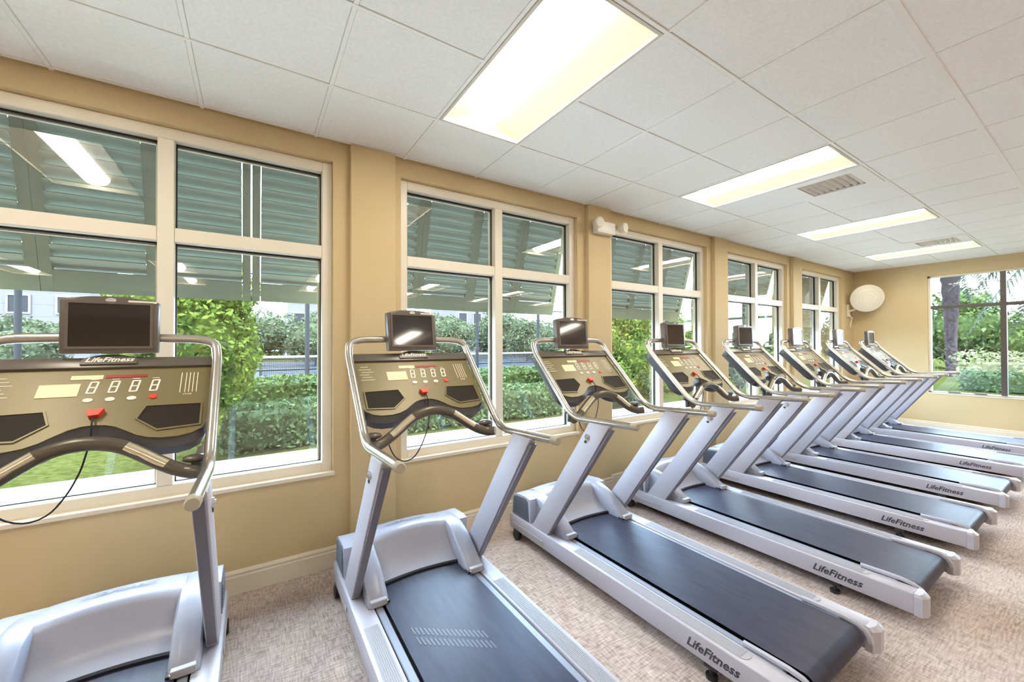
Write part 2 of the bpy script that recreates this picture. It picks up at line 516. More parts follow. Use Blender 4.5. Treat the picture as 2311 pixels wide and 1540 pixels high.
# ------------------------------------------------------------------ ceiling
ceil = box('ceiling', m_grid, None, XL - .15, XE + .2, YB - .15, D + .25, CEIL + .16, CEIL + .30)
tag(ceil, 'white suspended acoustic tile ceiling with recessed troffers', 'ceiling', kind='structure')
GX0, GY0, TS = 0.965, 0.515, 0.61
kx0, kx1 = math.floor((XL - GX0) / TS), math.ceil((XE - GX0) / TS)
ky0, ky1 = math.floor((YB - GY0) / TS), math.ceil((D - GY0) / TS)
lights = []
for k in (-8, -4, 0, 4, 8, 12): lights.append((k, 1))
for k in (-8, -4, 0, 4, 8, 12): lights.append((k, -7))
for k in (-8, -4, 0, 4, 8, 12): lights.append((k, -10))
vents = [(5, 1), (11, 1)]
occ = set()
for k, r in lights: occ.add((k, r)); occ.add((k, r + 1))
for v in vents: occ.add(v)
def tile_box(w, i, j, z0=CEIL + .0035, z1=CEIL + .018):
    g = .0105
    x0, x1 = max(GX0 + i * TS + g, XL), min(GX0 + (i + 1) * TS - g, XE)
    y0, y1 = max(GY0 + j * TS + g, YB), min(GY0 + (j + 1) * TS - g, D)
    if x1 - x0 < .02 or y1 - y0 < .02: return False
    w.box(x0, x1, y0, y1, z0, z1, .003)
    return True
rest = MB()
rnd = random.Random(3)
for i in range(kx0, kx1):
    for j in range(ky0, ky1):
        if (i, j) in occ: continue
        if i >= -5 and j >= -1:
            wv = MB()
            if tile_box(wv, i, j, CEIL + .003 + rnd.random() * .0025):
                wv.build('ceiling_tile', m_ceil, ceil)
            else:
                wv.bm.free()
        else:
            tile_box(rest, i, j)
o = rest.build('ceiling_tile_field', m_ceil, ceil); o['kind'] = 'stuff'
for i in range(kx0, kx1 + 1):
    x = GX0 + i * TS
    if XL < x < XE:
        box('grid_cross_tee', m_grid, ceil, x - .010, x + .010, YB, D, CEIL + .0015, CEIL + .022, .0015)
for j in range(ky0, ky1 + 1):
    y = GY0 + j * TS
    if YB < y < D:
        hw = .017 if j == 0 else .010
        cuts = sorted(GX0 + k * TS for k, r in lights if r + 1 == j)
        x0 = XL
        for c in cuts + [None]:
            x1 = XE if c is None else c
            if x1 - x0 > .05:
                box('grid_main_tee', m_grid, ceil, x0, x1, y - hw, y + hw, CEIL, CEIL + .024, .0015)
            x0 = x1 + TS

# ---- recessed lights
def make_troffer():
    root = empty('ceiling_light', (0, 0, CEIL))
    hx, hy = TS / 2 - .012, TS - .012
    fr = MB()
    fr.ring([(-hx, -hy), (hx, -hy), (hx, hy), (-hx, hy)], [(-hx + .016, -hy + .016), (hx - .016, -hy + .016), (hx - .016, hy - .016), (-hx + .016, hy - .016)],
            lambda a, b, d: (a, b, d), -.001, .03)
    fr.build('trim_frame', m_refl, root)
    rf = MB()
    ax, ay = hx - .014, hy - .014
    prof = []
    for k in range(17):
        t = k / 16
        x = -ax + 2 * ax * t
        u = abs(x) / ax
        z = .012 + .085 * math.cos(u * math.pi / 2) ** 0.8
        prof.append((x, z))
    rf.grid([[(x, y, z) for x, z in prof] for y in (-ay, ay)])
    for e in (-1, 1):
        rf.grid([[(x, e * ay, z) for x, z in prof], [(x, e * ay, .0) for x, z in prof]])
    rf.build('side_diffuser', m_reflglow, root, smooth=50, normals=False)  # curved reflector, no lamp itself; glow added by its material
    box('housing', m_refl, root, -hx, hx, -hy, hy, .112, .125)
    ls = MB()
    n = 14
    rows = []
    LR, LY = .092, hy - .075
    for yy, sc in ((-LY - .040, .02), (-LY - .032, .55), (-LY - .015, .88), (-LY, 1), (LY, 1), (LY + .015, .88), (LY + .032, .55), (LY + .040, .02)):
        rows.append([(-LR * math.cos(math.pi * k / n) * (0.35 + .65 * sc), yy, .088 - .070 * math.sin(math.pi * k / n) * sc) for k in range(n + 1)])
    ls.grid(rows)
    ls.build('lens', m_lens, root, smooth=60)
    return root
tro = make_troffer()
row_name = {1: 'the row nearest the windows', -7: 'the middle row', -10: 'the rear row'}
ord_name = ['first', 'second', 'third', 'fourth', 'fifth', 'sixth']
first = True
vis_lbl = {0: 'large recessed ceiling light at the top centre of the photo', 4: 'recessed ceiling light with the slotted air vent right beside it',
           8: 'third recessed ceiling light away from the camera, between the two vents', 12: 'farthest recessed ceiling light, nearest the end wall window'}
for k, r in lights:
    o = tro if first else copy_tree(tro)
    first = False
    o.location = (GX0 + (k + .5) * TS, GY0 + (r + 1) * TS, CEIL)
    if r == 1 and k in vis_lbl:
        lab = vis_lbl[k]
    else:
        lab = '%s recessed ceiling light from the left in %s' % (ord_name[k // 4 + 2], row_name[r])
    tag(o, lab, 'ceiling light', 'recessed ceiling lights')

# ---- air vents
def make_vent():
    root = empty('air_vent', (0, 0, CEIL))
    h = TS / 2 - .012
    fr = MB()
    q = lambda a: [(-a, -a), (a, -a), (a, a), (-a, a)]
    fr.ring(q(h), q(h - .10), lambda a, b, d: (a, b, d), -.002, .014)
    fr.build('vent_frame', m_grid, root)
    box('vent_box', m_gask, root, -h + .08, h - .08, -h + .08, h - .08, .05, .06)
    n = 8
    for i in range(n):
        y = -h + .12 + (2 * h - .24) * i / (n - 1)
        b = MB()
        b.prism([(-.013, .002), (-.010, .000), (.013, .024), (.010, .027)], lambda a, z, d: (d, y - a, z), -h + .098, h - .098)
        b.build('vent_blade', m_grid, root)
    return root
vt = make_vent()
for n_, (i, j) in enumerate(vents):
    o = vt if n_ == 0 else copy_tree(vt)
    o.location = (GX0 + (i + .5) * TS, GY0 + (j + .5) * TS, CEIL)
    tag(o, ['slotted ceiling air vent beside the second light', 'small far ceiling air vent beside the farthest light'][n_], 'air vent', 'ceiling air vents')

# ------------------------------------------------------------------ treadmill
def make_treadmill():
    T = empty('treadmill')
    W = 0.405
    # -------- side rails
    for s in (-1, 1):
        rl = MB().box(min(s * .305, s * W), max(s * .305, s * W), 0.045, 2.055, .072, .180, .007, 2).build('side_rail', m_rail, T, 40)
        # ribbed foot pad with a rounded rear end
        pd = MB()
        c = s * .352; hw = .034
        pts = [(c - hw, 1.325), (c + hw, 1.325)]
        for k in range(9):
            a = math.pi * k / 8
            pts.append((c + hw * math.cos(a), .275 - hw * math.sin(a)))
        pd.prism(pts, lambda a, b, d: (a, b, d), .179, .1825)
        for k in range(7):
            xx = c - .026 + k * .052 / 6
            pd.box(xx - .0022, xx + .0022, .27, 1.318, .182, .1845)
        pd.build('foot_pad', m_pad, rl)
        # chamfered rear end cap
        ec = MB()
        xo, xi = s * W, s * .300
        def fn(a, b, d): return (a, b, d)
        out = [(xo, .046), (xo, .012), (s * .375, -.004), (s * .335, -.004), (xi, .018), (xi, .046)]
        ec.prism(out, fn, .070, .168)
        top = [(s * (W - .006), .046), (s * (W - .006), .026), (s * .372, .018), (s * .338, .018), (s * .306, .03), (s * .306, .046)]
        V0 = [ec.bm.verts.new((a, b, .168)) for a, b in out]; V1 = [ec.bm.verts.new((a, b, .182)) for a, b in top]
        for k in range(6):
            j = (k + 1) % 6
            ec.bm.faces.new((V0[k], V0[j], V1[j], V1[k]))
        ec.bm.faces.new(V1)
        ec.build('end_cap', m_rail, rl)
        put_text('lettering', 'LifeFitness', .058, m_letd, rl, (s * (W + .0008), .385, .122), (0, s, 0), (0, 0, 1), .35, .0012)
        pl = MB().box(min(s * W, s * (W + .004)), max(s * W, s * (W + .004)), 1.62, 2.0, .100, .128, .002)
        pl.build('side_plate', m_pad, rl)
        # curved roller guard at the rear
        gp = [(s * .290, y, z) for y, z in ((.30, .186), (.20, .189), (.12, .190), (.07, .184), (.04, .168), (.025, .145), (.02, .12))]
        MB().tube(gp, .014, 6, ry=.010).build('roller_guard', m_frame, T, 50)
        # feet and wheels
        ft = MB(); ft.tube([(s * .375, .40, 0.0), (s * .375, .40, .016)], .026, 14); ft.tube([(s * .375, .40, .016), (s * .375, .40, .075)], .010, 10)
        ft.box(s * .375 - .018, s * .375 + .018, .37, .43, .045, .074, .004)
        ft.build('leveling_foot', m_dark, T, 40)
        wh = MB(); wh.tube([(s * .395 - .018, 1.96, .036), (s * .395 + .018, 1.96, .036)], .036, 18)
        wh.box(s * .395 - .012, s * .395 + .012, 1.93, 2.0, .04, .08, .004)
        wh.build('front_wheel', m_dark, T, 40)
    # -------- deck and belt
    MB().box(-.30, .30, .10, 2.03, .055, .150).build('deck_body', m_black, T)
    for s in (-1, 1):
        MB().box(min(s * .262, s * .298), max(s * .262, s * .298), .14, 1.60, .150, .174, .004).build('deck_edge', m_deck, T)
    rows = []
    prof = [(1.66, .186), (1.2, .186), (.7, .186), (.30, .186)]
    for k in range(9):
        a = math.pi / 2 + math.pi * k / 8
        prof.append((.085 + .050 * math.cos(a), .136 + .050 * math.sin(a)))
    prof += [(.5, .088), (1.66, .088)]
    for y, z in prof:
        rows.append([(-.255, y, z), (-.12, y, z + .0006), (0, y, z + .001), (.12, y, z + .0006), (.255, y, z)])
    MB().grid(rows).build('running_belt', m_belt, T, 40)
    # -------- motor hood (centre), front block, fairings
    cen = [(1.615, .192), (1.635, .200), (1.665, .214), (1.70, .238), (1.735, .275), (1.758, .315), (1.775, .345), (1.80, .364), (1.84, .370), (1.90, .366), (1.985, .352), (2.02, .340), (2.036, .318), (2.042, .18)]
    rows = []
    for y, z in cen:
        row = []
        for k in range(13):
            x = -.245 + .49 * k / 12
            t = abs(x) / .245
            bow = .030 * (1 - t * t) if y < 1.78 else .030 * (1 - t * t) * max(0, 1 - (y - 1.78) / .12)
            crown = .014 * (1 - t * t) if y > 1.70 else .006 * (1 - t * t)
            row.append((x, y + bow, z + crown if z > .19 else z))
        rows.append(row)
    hood = MB().grid(rows).build('motor_hood', m_hood, T, 60)
    put_text('lettering', 'LifeFitness', .062, m_letg, hood, (0.0, 1.925, .3815), (1, 0, 0), (0, .98, -.16), .35)
    # black gap at the foot of the hood
    gp = []
    for k in range(13):
        x = -.240 + .48 * k / 12
        gp.append((x, 1.605 + .030 * (1 - (x / .245) ** 2), .1915))
    MB().tube(gp, .0125, 6).build('belt_gap', m_black, T)
    top = [(1.80, .355), (1.86, .362), (1.985, .350), (2.02, .338), (2.036, .316), (2.042, .182), (1.80, .182)]
    for s in (-1, 1):
        fb = MB(); fb.prism(top, lambda a, b, d: (d, a, b), min(s * .244, s * .388), max(s * .244, s * .388))
        fb.build('hood_shoulder', m_hood, hood, 30)

    for s in (-1, 1):
        sd = MB()
        sd.prism([(1.815, .186), (1.83, .33), (1.86, .346), (1.98, .336), (2.018, .322), (2.028, .19)], lambda a, b, d: (d, a, b), s * .3882, s * .3915)
        for k in range(9):
            z = .205 + k * .013
            sd.prism([(1.835, z), (2.01, z), (2.01, z + .006), (1.835, z + .006)], lambda a, b, d: (d, a, b), s * .391, s * .3945)
        sd.build('side_vent', m_vent, hood)
        # fairing that sweeps down on to the rail
        fp = [(1.455, .183), (1.47, .205), (1.52, .240), (1.58, .282), (1.64, .318), (1.70, .344), (1.76, .362), (1.82, .371), (1.88, .368), (1.93, .362)]
        rows = []
        for y, z in fp:
            t = (y - 1.455) / .475
            xo = .335 - .0 * t; xi = .228
            row = [(s * (xi), y, .182 if y < 1.62 else .20), (s * xi, y, z - .018), (s * (xi + .010), y, z - .003), (s * (xi + .04), y, z + .002), (s * (xo - .03), y, z), (s * (xo - .006), y, z - .008), (s * xo, y, z - .022), (s * xo, y, .182)]
            if z < .21:
                row = [(a, b, min(c, z)) for a, b, c in row]
            rows.append(row)
        wg = MB().grid(rows)
        wg.bm.faces.new([v for v in wg.bm.verts][:8])
        wob = wg.build('hood_fairing', m_wing, T, 45)
        MB().box(min(s * .24, s * .325), max(s * .24, s * .325), 1.445, 1.475, .181, .212, .003).build('fairing_foot', m_pad, wob)
        MB().box(min(s * .225, s * .262), max(s * .225, s * .262), 1.45, 1.50, .176, .196, .003).build('belt_guide', m_black, wob)
        MB().ellipsoid((s * .243, 1.452, .198), .010, .008, .006, 10, 6).build('guide_screw', m_chrome, wob)
    # -------- uprights
    for s in (-1, 1):
        x0, x1 = s * .345, s * .392
        up = MB()
        prof2 = [(1.590, .178), (1.775, .178), (1.165, 1.040), (1.000, 1.040)]
        up.prism(prof2, lambda a, b, d: (d, a, b), min(x0, x1), max(x0, x1))
        es = [e for e in up.bm.edges]
        bmesh.ops.bevel(up.bm, geom=es, offset=.006, segments=2, affect='EDGES', profile=.5)
        uo = up.build('upright', m_frame, T, 40)
        # strip on the rear edge; shade of that face put into its gray
        ch = MB(); ch.prism([(1.568, .20), (1.588, .20), (1.012, 1.012), (.994, 1.012)], lambda a, b, d: (d, a, b), min(s * .352, s * .385), max(s * .352, s * .385))
        ch.build('upright_edge_strip', m_strip, uo)
        yk, zk = 1.180, .945
        kb = MB(); kb.tube([(s * .390, yk, zk), (s * .400, yk, zk)], .019, 18); kb.tube([(s * .400, yk, zk), (s * .405, yk, zk)], .011, 14)
        kb.build('upright_bolt', m_chrome, uo, 40)
        kb = MB(); kb.tube([(s * .390, yk + .018, zk - .032), (s * .396, yk + .018, zk - .032)], .009, 12)
        kb.build('upright_bolt', m_dark, uo, 40)
    # -------- handrail tube frame with top hoop
    HX = .372
    half = [(-HX, .818, 1.066), (-HX, 1.335, 1.036), (-HX, 1.755, 1.462), (-HX + .012, 1.800, 1.548), (0, 1.805, 1.556)]
    pl = round_path(half, [.10, .05, .10], 7)
    full = pl + [Vector((-p.x, p.y, p.z)) for p in pl[::-1]][1:]
    hr = MB().tube(full, .0205, 14).build('handrail_frame', m_tube, T, 50)
    for s in (-1, 1):
        MB().tube([(s * HX, .808, 1.0665), (s * HX, .814, 1.0662), (s * HX, .850, 1.0642)], [.017, .0210, .0210], 14).build('rail_end_cap', m_capc, hr, 40)
        MB().box(s * HX - .016, s * HX + .016, 1.0, 1.17, 1.030, 1.052, .004).build('rail_saddle', m_frame, hr)
        MB().ellipsoid((s * .322, 1.420, 1.062), .046, .030, .017, 16, 8).build('joint_cap', m_header, hr, 60)
        jb = MB(); jb.tube([(s * .325, 1.415, 1.05), (s * .34, 1.40, 1.00)], .020, 10)
        jb.build('joint_bracket', m_dark, hr, 50)
    # -------- console
    S2 = .70710678
    def cs(a, b, d=0.0):  # console coords: x, along slope, out of face
        return (a, 1.345 + b * S2 - d * S2, 1.03 + b * S2 + d * S2)
    right = [(.352, .600), (.352, .240), (.338, .205), (.305, .183), (.262, .172), (.205, .172), (.165, .180), (.130, .196), (.098, .220), (.065, .243), (.033, .255)]
    outline = right + [(0, .258)] + [(-a, b) for a, b in right[::-1]]
    cf = MB().prism(outline, cs, -.022, 0.0)
    es = [e for e in cf.bm.edges if abs((e.verts[0].co - e.verts[1].co).length) > 0]
    console = cf.build('console', m_face, T, 30)
    lower = [(a * 1.012, b if b > .5 else b - .030 - .012 * (abs(a) > .15)) for a, b in outline]
    lo = MB()
    V0 = [lo.bm.verts.new(cs(a * 1.004, b, -.008)) for a, b in outline]
    V1 = [lo.bm.verts.new(cs(a * 1.006, b - (.032 if b < .5 else 0), -.026)) for a, b in outline]
    V2 = [lo.bm.verts.new(cs(a * .97, b - (.026 if b < .5 else 0), -.085)) for a, b in outline]
    n = len(outline)
    for A, B in ((V0, V1), (V1, V2)):
        for k in range(n):
            j = (k + 1) % n
            lo.bm.faces.new((A[k], A[j], B[j], B[k]))
    lo.bm.faces.new(V2)
    lo.build('console_housing', m_crub, console, 40)
    # raised edge of the face
    tb = MB(); tb.prism([(-.356, .548), (.356, .548), (.356, .608), (-.356, .608)], cs, -.06, .014)
    bmesh.ops.bevel(tb.bm, geom=list(tb.bm.edges), offset=.008, segments=2, affect='EDGES', profile=.5)
    hd = tb.build('console_header', m_header, T, 40)
    bd = MB()
    pts = [(.088 * math.cos(math.pi * k / 12), .575 + .040 * math.sin(math.pi * k / 12)) for k in range(13)] + [(-.088, .560), (.088, .560)]
    bd.prism(pts, cs, -.01, .022)
    bg = bd.build('name_badge', m_header, hd, 40)
    put_text('lettering', 'LifeFitness', .036, m_letw, bg, cs(0, .583, .0228), (1, 0, 0), (0, S2, S2), .3, .0006)
    # pocket trays
    for s in (-1, 1):
        tp = [(s * .125, .272), (s * .146, .333), (s * .325, .330), (s * .325, .222), (s * .192, .213)]
        cxm = sum(p[0] for p in tp) / 5; cym = sum(p[1] for p in tp) / 5
        big = [(cxm + (a - cxm) * 1.07, cym + (b - cym) * 1.12) for a, b in tp]
        tro_ = MB(); tro_.ring(big, tp, cs, -.001, .005); fo = tro_.build('tray_rim', m_face, console)
        tr = MB(); tr.prism([(cxm + (a - cxm) * .995, cym + (b - cym) * .995) for a, b in tp], cs, .0004, .0016); tr.build('pocket_tray', m_tray, fo)
    # displays and keys
    def plate(name, m, x0, x1, s0, s1, par, h=.0022):
        return MB().prism([(x0, s0), (x1, s0), (x1, s1), (x0, s1)], cs, .0002, h).build(name, m, par)
    def disc(name, m, cx_, cy_, rx, ry, par, h=.003):
        return MB().prism([(cx_ + rx * math.cos(2 * math.pi * k / 14), cy_ + ry * math.sin(2 * math.pi * k / 14)) for k in range(14)], cs, .0002, h).build(name, m, par)
    plate('message_display', m_lcd, -.185, -.070, .405, .470, console)
    plate('status_strip', m_lcd, -.105, -.010, .492, .514, console)
    plate('led_strip', m_redl, -.002, .128, .497, .512, console)
    for xx in (-.033, .031, .095, .159):
        dg = MB()
        for (a0, a1, b0, b1) in ((-.011, .011, .026, .032), (-.011, .011, -.003, .003), (-.011, .011, -.032, -.026), (-.014, -.008, -.03, .03), (.008, .014, -.03, .03)):
            dg.prism([(xx + a0 + .1 * b0, .448 + b0), (xx + a1 + .1 * b0, .448 + b0), (xx + a1 + .1 * b1, .448 + b1), (xx + a0 + .1 * b1, .448 + b1)], cs, .0002, .002)
        dg.build('digit_display', m_letw, console)
        plate('digit_caption', m_cream, xx - .012, xx + .012, .4875, .4905, console)
    for xx in (-.036, .028, .093):
        disc('oval_key', m_letw, xx, .382, .015, .010, console)
    disc('stop_key', m_red, .160, .384, .013, .012, console, .005)
    for i in range(6):
        for q in ((-.330, -.255),):
            plate('printed_line', m_cream, q[0] + .01 * (i % 2), q[1] - .012 * ((i * 7) % 3), .415 + i * .019, .4178 + i * .019, console, .0012)
    for xx in (.245, .262, .275, .288, .302):
        plate('printed_line', m_cream, xx, xx + .0028, .40, .515, console, .0012)
    put_text('lettering', 'STAIR', .012, m_cream, console, cs(.274, .388, .0006), (1, 0, 0), (0, S2, S2), 0)
    ky = MB(); ky.prism([(-.028, .316), (.024, .322), (.012, .292), (-.016, .288)], cs, .002, .022)
    ky.build('safety_key', m_red, T)
    cord = [cs(-.002, .288, .014), cs(0, .262, .020), cs(.002, .235, .012), cs(0, .205, -.02), (-.004, 1.47, 1.115), (-.015, 1.465, 1.06), (-.045, 1.46, .985), (-.09, 1.455, .915), (-.145, 1.45, .895), (-.20, 1.44, .925), (-.235, 1.43, .99), (-.25, 1.42, 1.05)]
    cp = round_path(cord, .03, 3)
    MB().tube(cp, .0032, 6).build('safety_cord', m_black, T, 60)
    # -------- grip bar
    gb = [(-.350, 1.352, 1.022), (-.318, 1.380, 1.016), (-.270, 1.398, 1.030), (-.215, 1.410, 1.062), (-.160, 1.418, 1.102), (-.110, 1.424, 1.136), (-.055, 1.428, 1.156), (0, 1.430, 1.162)]
    gp = gb + [(-a, b, c) for a, b, c in gb[::-1]][1:]
    gp = round_path(gp, .03, 3)
    gr = MB().tube(gp, .026, 14).build('grip_bar', m_grip, T, 60)
    for s in (-1, 1):
        sp = [(s * .115, 1.416, 1.139), (s * .160, 1.411, 1.1085), (s * .205, 1.404, 1.076), (s * .235, 1.399, 1.056)]
        MB().tube(sp, .0205, 12).build('hand_sensor', m_sens, gr, 60)
    # -------- monitor
    MB().box(-.035, .035, 1.800, 1.835, 1.50, 1.66, .006).build('monitor_bracket', m_dark, T)
    def ms(a, b, d): return (a, -d + (b - 1.6) * .04, b - 1.6)
    mp_ = [(-.155, 1.484), (.155, 1.484), (.157, 1.712), (.13, 1.722), (.07, 1.730), (0, 1.733), (-.07, 1.730), (-.13, 1.722), (-.157, 1.712)]
    mo = MB().prism(mp_, ms, -.048, 0.0)
    bmesh.ops.bevel(mo.bm, geom=[e for e in mo.bm.edges], offset=.006, segments=2, affect='EDGES', profile=.5)
    mon = mo.build('monitor', m_bezel, T, 40, loc=(0, 1.752, 1.6))
    fr = MB()
    q = lambda e, f: [(-.128 - e, 1.516 - f), (.128 + e, 1.516 - f), (.128 + e, 1.700 + f), (-.128 - e, 1.700 + f)]
    fr.ring(q(.010, .010), q(0, 0), ms, .0, .005); fr.build('screen_bezel', m_bezel, mon)
    MB().prism(q(0, 0), ms, .0003, .0015).build('screen', m_screen, mon)
    MB().prism([(.018 * math.cos(2 * math.pi * k / 12), 1.7165 + .010 * math.sin(2 * math.pi * k / 12)) for k in range(12)], ms, .0003, .004).build('maker_badge', m_chrome, mon)
    MB().prism([(.055, 1.7085), (.150, 1.7075), (.150, 1.7165), (.055, 1.7185)], ms, .0003, .003).build('label_strip', m_letw, mon)
    return T

tm = make_treadmill()
TREADS = [(-.515, .645, 0.0), (.828, .645, 0.0), (2.130, .645, 0.0), (3.365, .590, 0.0), (4.64, .590, 0.0), (5.945, .590, 0.0), (7.35, .590, 0.0), (8.68, .590, 0.0)]
tlab = ['gray treadmill cut off by the left edge of the photo, nearest the camera',
        'second treadmill from the left, seen from behind beside the first wall pilaster',
        'third treadmill from the left, its whole belt crossing the lower centre',
        'fourth treadmill from the left, in front of the third window',
        'fifth treadmill from the left, fourth from the end wall',
        'sixth treadmill from the left, third from the end wall',
        'seventh treadmill from the left, second from the end wall',
        'eighth and farthest treadmill, nearest the end wall']
for i, (x, y, rz) in enumerate(TREADS):
    o = tm if i == 0 else copy_tree(tm)
    o.location = (x, y, 0); o.rotation_euler = (0, 0, R(rz))
    tag(o, tlab[i], 'treadmill', 'treadmills in a row')
    mo_ = [c for c in o.children if c.name.split('.')[0] == 'monitor'][0]
    mo_.rotation_euler = [(0, 0, 0), (R(-4.0), 0, R(4.2)), (R(-3.2), 0, R(-2.8)), (R(-1.5), 0, R(1.5)), (0, 0, R(-2)), (0, 0, 0), (0, 0, R(2)), (0, 0, 0)][i]
    if i == 1:
        bm_ = MB()
        for r_ in range(2):
            for k in range(17):
                t = k / 16
                xx = -.20 + .27 * t
                yy = 1.150 - .20 * t - .075 * r_
                bm_.prism([(xx, yy), (xx + .007, yy), (xx + .004, yy + .055), (xx - .003, yy + .055)], lambda a, b, d: (a, b, d), .1868, .1876)
        mk = bm_.build('belt_splice', m_splice, o)

# ------------------------------------------------------------------ emergency light on the second pilaster
ex = CL0 + PITCH + CWD / 2 + .03
em = empty('emergency_light', (ex, D - CP, 2.66)); tag(em, 'white emergency light with two lamp heads on the pilaster', 'emergency light')
MB().box(-.135, .120, -.075, 0, -.02, .100, .010, 2).build('battery_case', m_white, em, 40)
for s, xx in ((-1, -.125), (1, .200)):
    hd = MB(); 
    hd.tube([(xx, -.035, .06), (xx + .012 * s, -.06, .065), (xx + .02 * s, -.115, .06)], [.030, .048, .055], 16)
    ho = hd.build('lamp_head', m_white, em, 50)
    MB().tube([(xx + .02 * s, -.114, .06), (xx + .0215 * s, -.122, .0595)], [.050, .046], 16).build('lamp_lens_cover', m_fanwhite, ho, 50)
    MB().tube([(.10 * s if s > 0 else -.13, -.03, .04), (xx, -.035, .06)], .012, 8).build('swivel_arm', m_white, em, 50)

# ------------------------------------------------------------------ wall fan in the far corner
fn_ = empty('wall_fan', (9.74, D, 2.15)); tag(fn_, 'cream wall fan with a round head mounted in the far corner', 'fan')
MB().box(-.05, .05, -.035, 0, -.11, .13, .010, 2).build('wall_plate', m_fanwhite, fn_, 40)
MB().tube(round_path([(0, -.02, .0), (0, -.12, .02), (.02, -.17, .14)], .05, 5), .020, 10).build('support_arm', m_fanwhite, fn_, 50)
MB().ellipsoid((.03, -.20, .22), .07, .085, .07).build('motor_housing', m_fanwhite, fn_, 60)
hd = empty('fan_head', (.0, -.30, .225), 0, fn_)
hd.rotation_euler = (R(12), 0, R(-58))
dome = MB()
rows = []
FRd = .245
for k in range(9):
    t = k / 8
    r_ = FRd * t
    yy = -.075 + .060 * t * t
    rows.append([(r_ * math.cos(2 * math.pi * q / 32), yy, r_ * math.sin(2 * math.pi * q / 32)) for q in range(33)])
rows[0] = [(0.004 * math.cos(2 * math.pi * q / 32), -.075, .004 * math.sin(2 * math.pi * q / 32)) for q in range(33)]
dome.grid(rows); dome.build('front_cover', m_fanwhite, hd, 60)
ring = [(FRd * math.cos(2 * math.pi * q / 40), -.004, FRd * math.sin(2 * math.pi * q / 40)) for q in range(41)]
MB().tube(ring, .013, 8).build('grille_rim', m_fanwhite, hd, 60)
for r_ in (.08, .14, .20):
    MB().tube([(r_ * math.cos(2 * math.pi * q / 32), -.075 + .060 * (r_ / FRd) ** 2 - .002, r_ * math.sin(2 * math.pi * q / 32)) for q in range(33)], .0035, 5).build('grille_ring', m_white, hd, 60)
rows = []
for k in range(7):
    t = k / 6
    r_ = FRd * t + .004
    rows.append([(r_ * math.cos(2 * math.pi * q / 24), .075 - .075 * t * t, r_ * math.sin(2 * math.pi * q / 24)) for q in range(25)])
MB().grid(rows).build('rear_cover', m_fanwhite, hd, 60)
cd = round_path([(.0, -.03, -.06), (.05, -.06, -.16), (.12, -.05, -.10), (.10, -.03, -.20), (.04, -.03, -.27), (.09, -.02, -.32)], .05, 4)
MB().tube(cd, .008, 6).build('power_cord', m_white, fn_, 60)

# ------------------------------------------------------------------ outdoors
GZ = -0.10
def ground(name, m, x0, x1, y0, y1, z0, z1, label, cat):
    o = box(name, m, None, x0, x1, y0, y1, z0, z1)
    tag(o, label, cat, kind='structure')
    return o
ground('lawn_ground', m_grass, -60, 120, -60, 120, GZ - .5, GZ - .02, 'green lawn around the building outside', 'lawn')
w_ = box('garden_path', m_path, None, -8, XE + 3, D + WT, 6.95, GZ - .05, GZ)
tag(w_, 'pale concrete path outside along the windows', 'path', kind='structure')
ground('tennis_court', m_court, -14, 46, 15.5, 40, GZ - .05, GZ + .005, 'blue gray tennis court surface beyond the hedges', 'court')
ground('court_apron', m_apron, -18, 50, 11.6, 44, GZ - .06, GZ, 'pinkish court surround beyond the hedges', 'court')
cl = MB()
for y in (17, 24.0, 31):
    cl.box(-8, 40, y - .03, y + .03, GZ + .004, GZ + .008)
for x in (-2, 5.5, 16, 24):
    cl.box(x - .03, x + .03, 17, 38, GZ + .004, GZ + .008)
o = cl.build('court_lines', m_line); tag(o, 'white painted lines on the tennis court', 'court lines', kind='structure')

# roof eave so the sky is not seen above the shutters
o = box('trim_1', m_outwall, None, XL - .3, XE + .8, D + WT, D + WT + .45, CEIL + .22, CEIL + .34)
tag(o, 'roof eave above the shutters outside', 'eave', kind='structure')

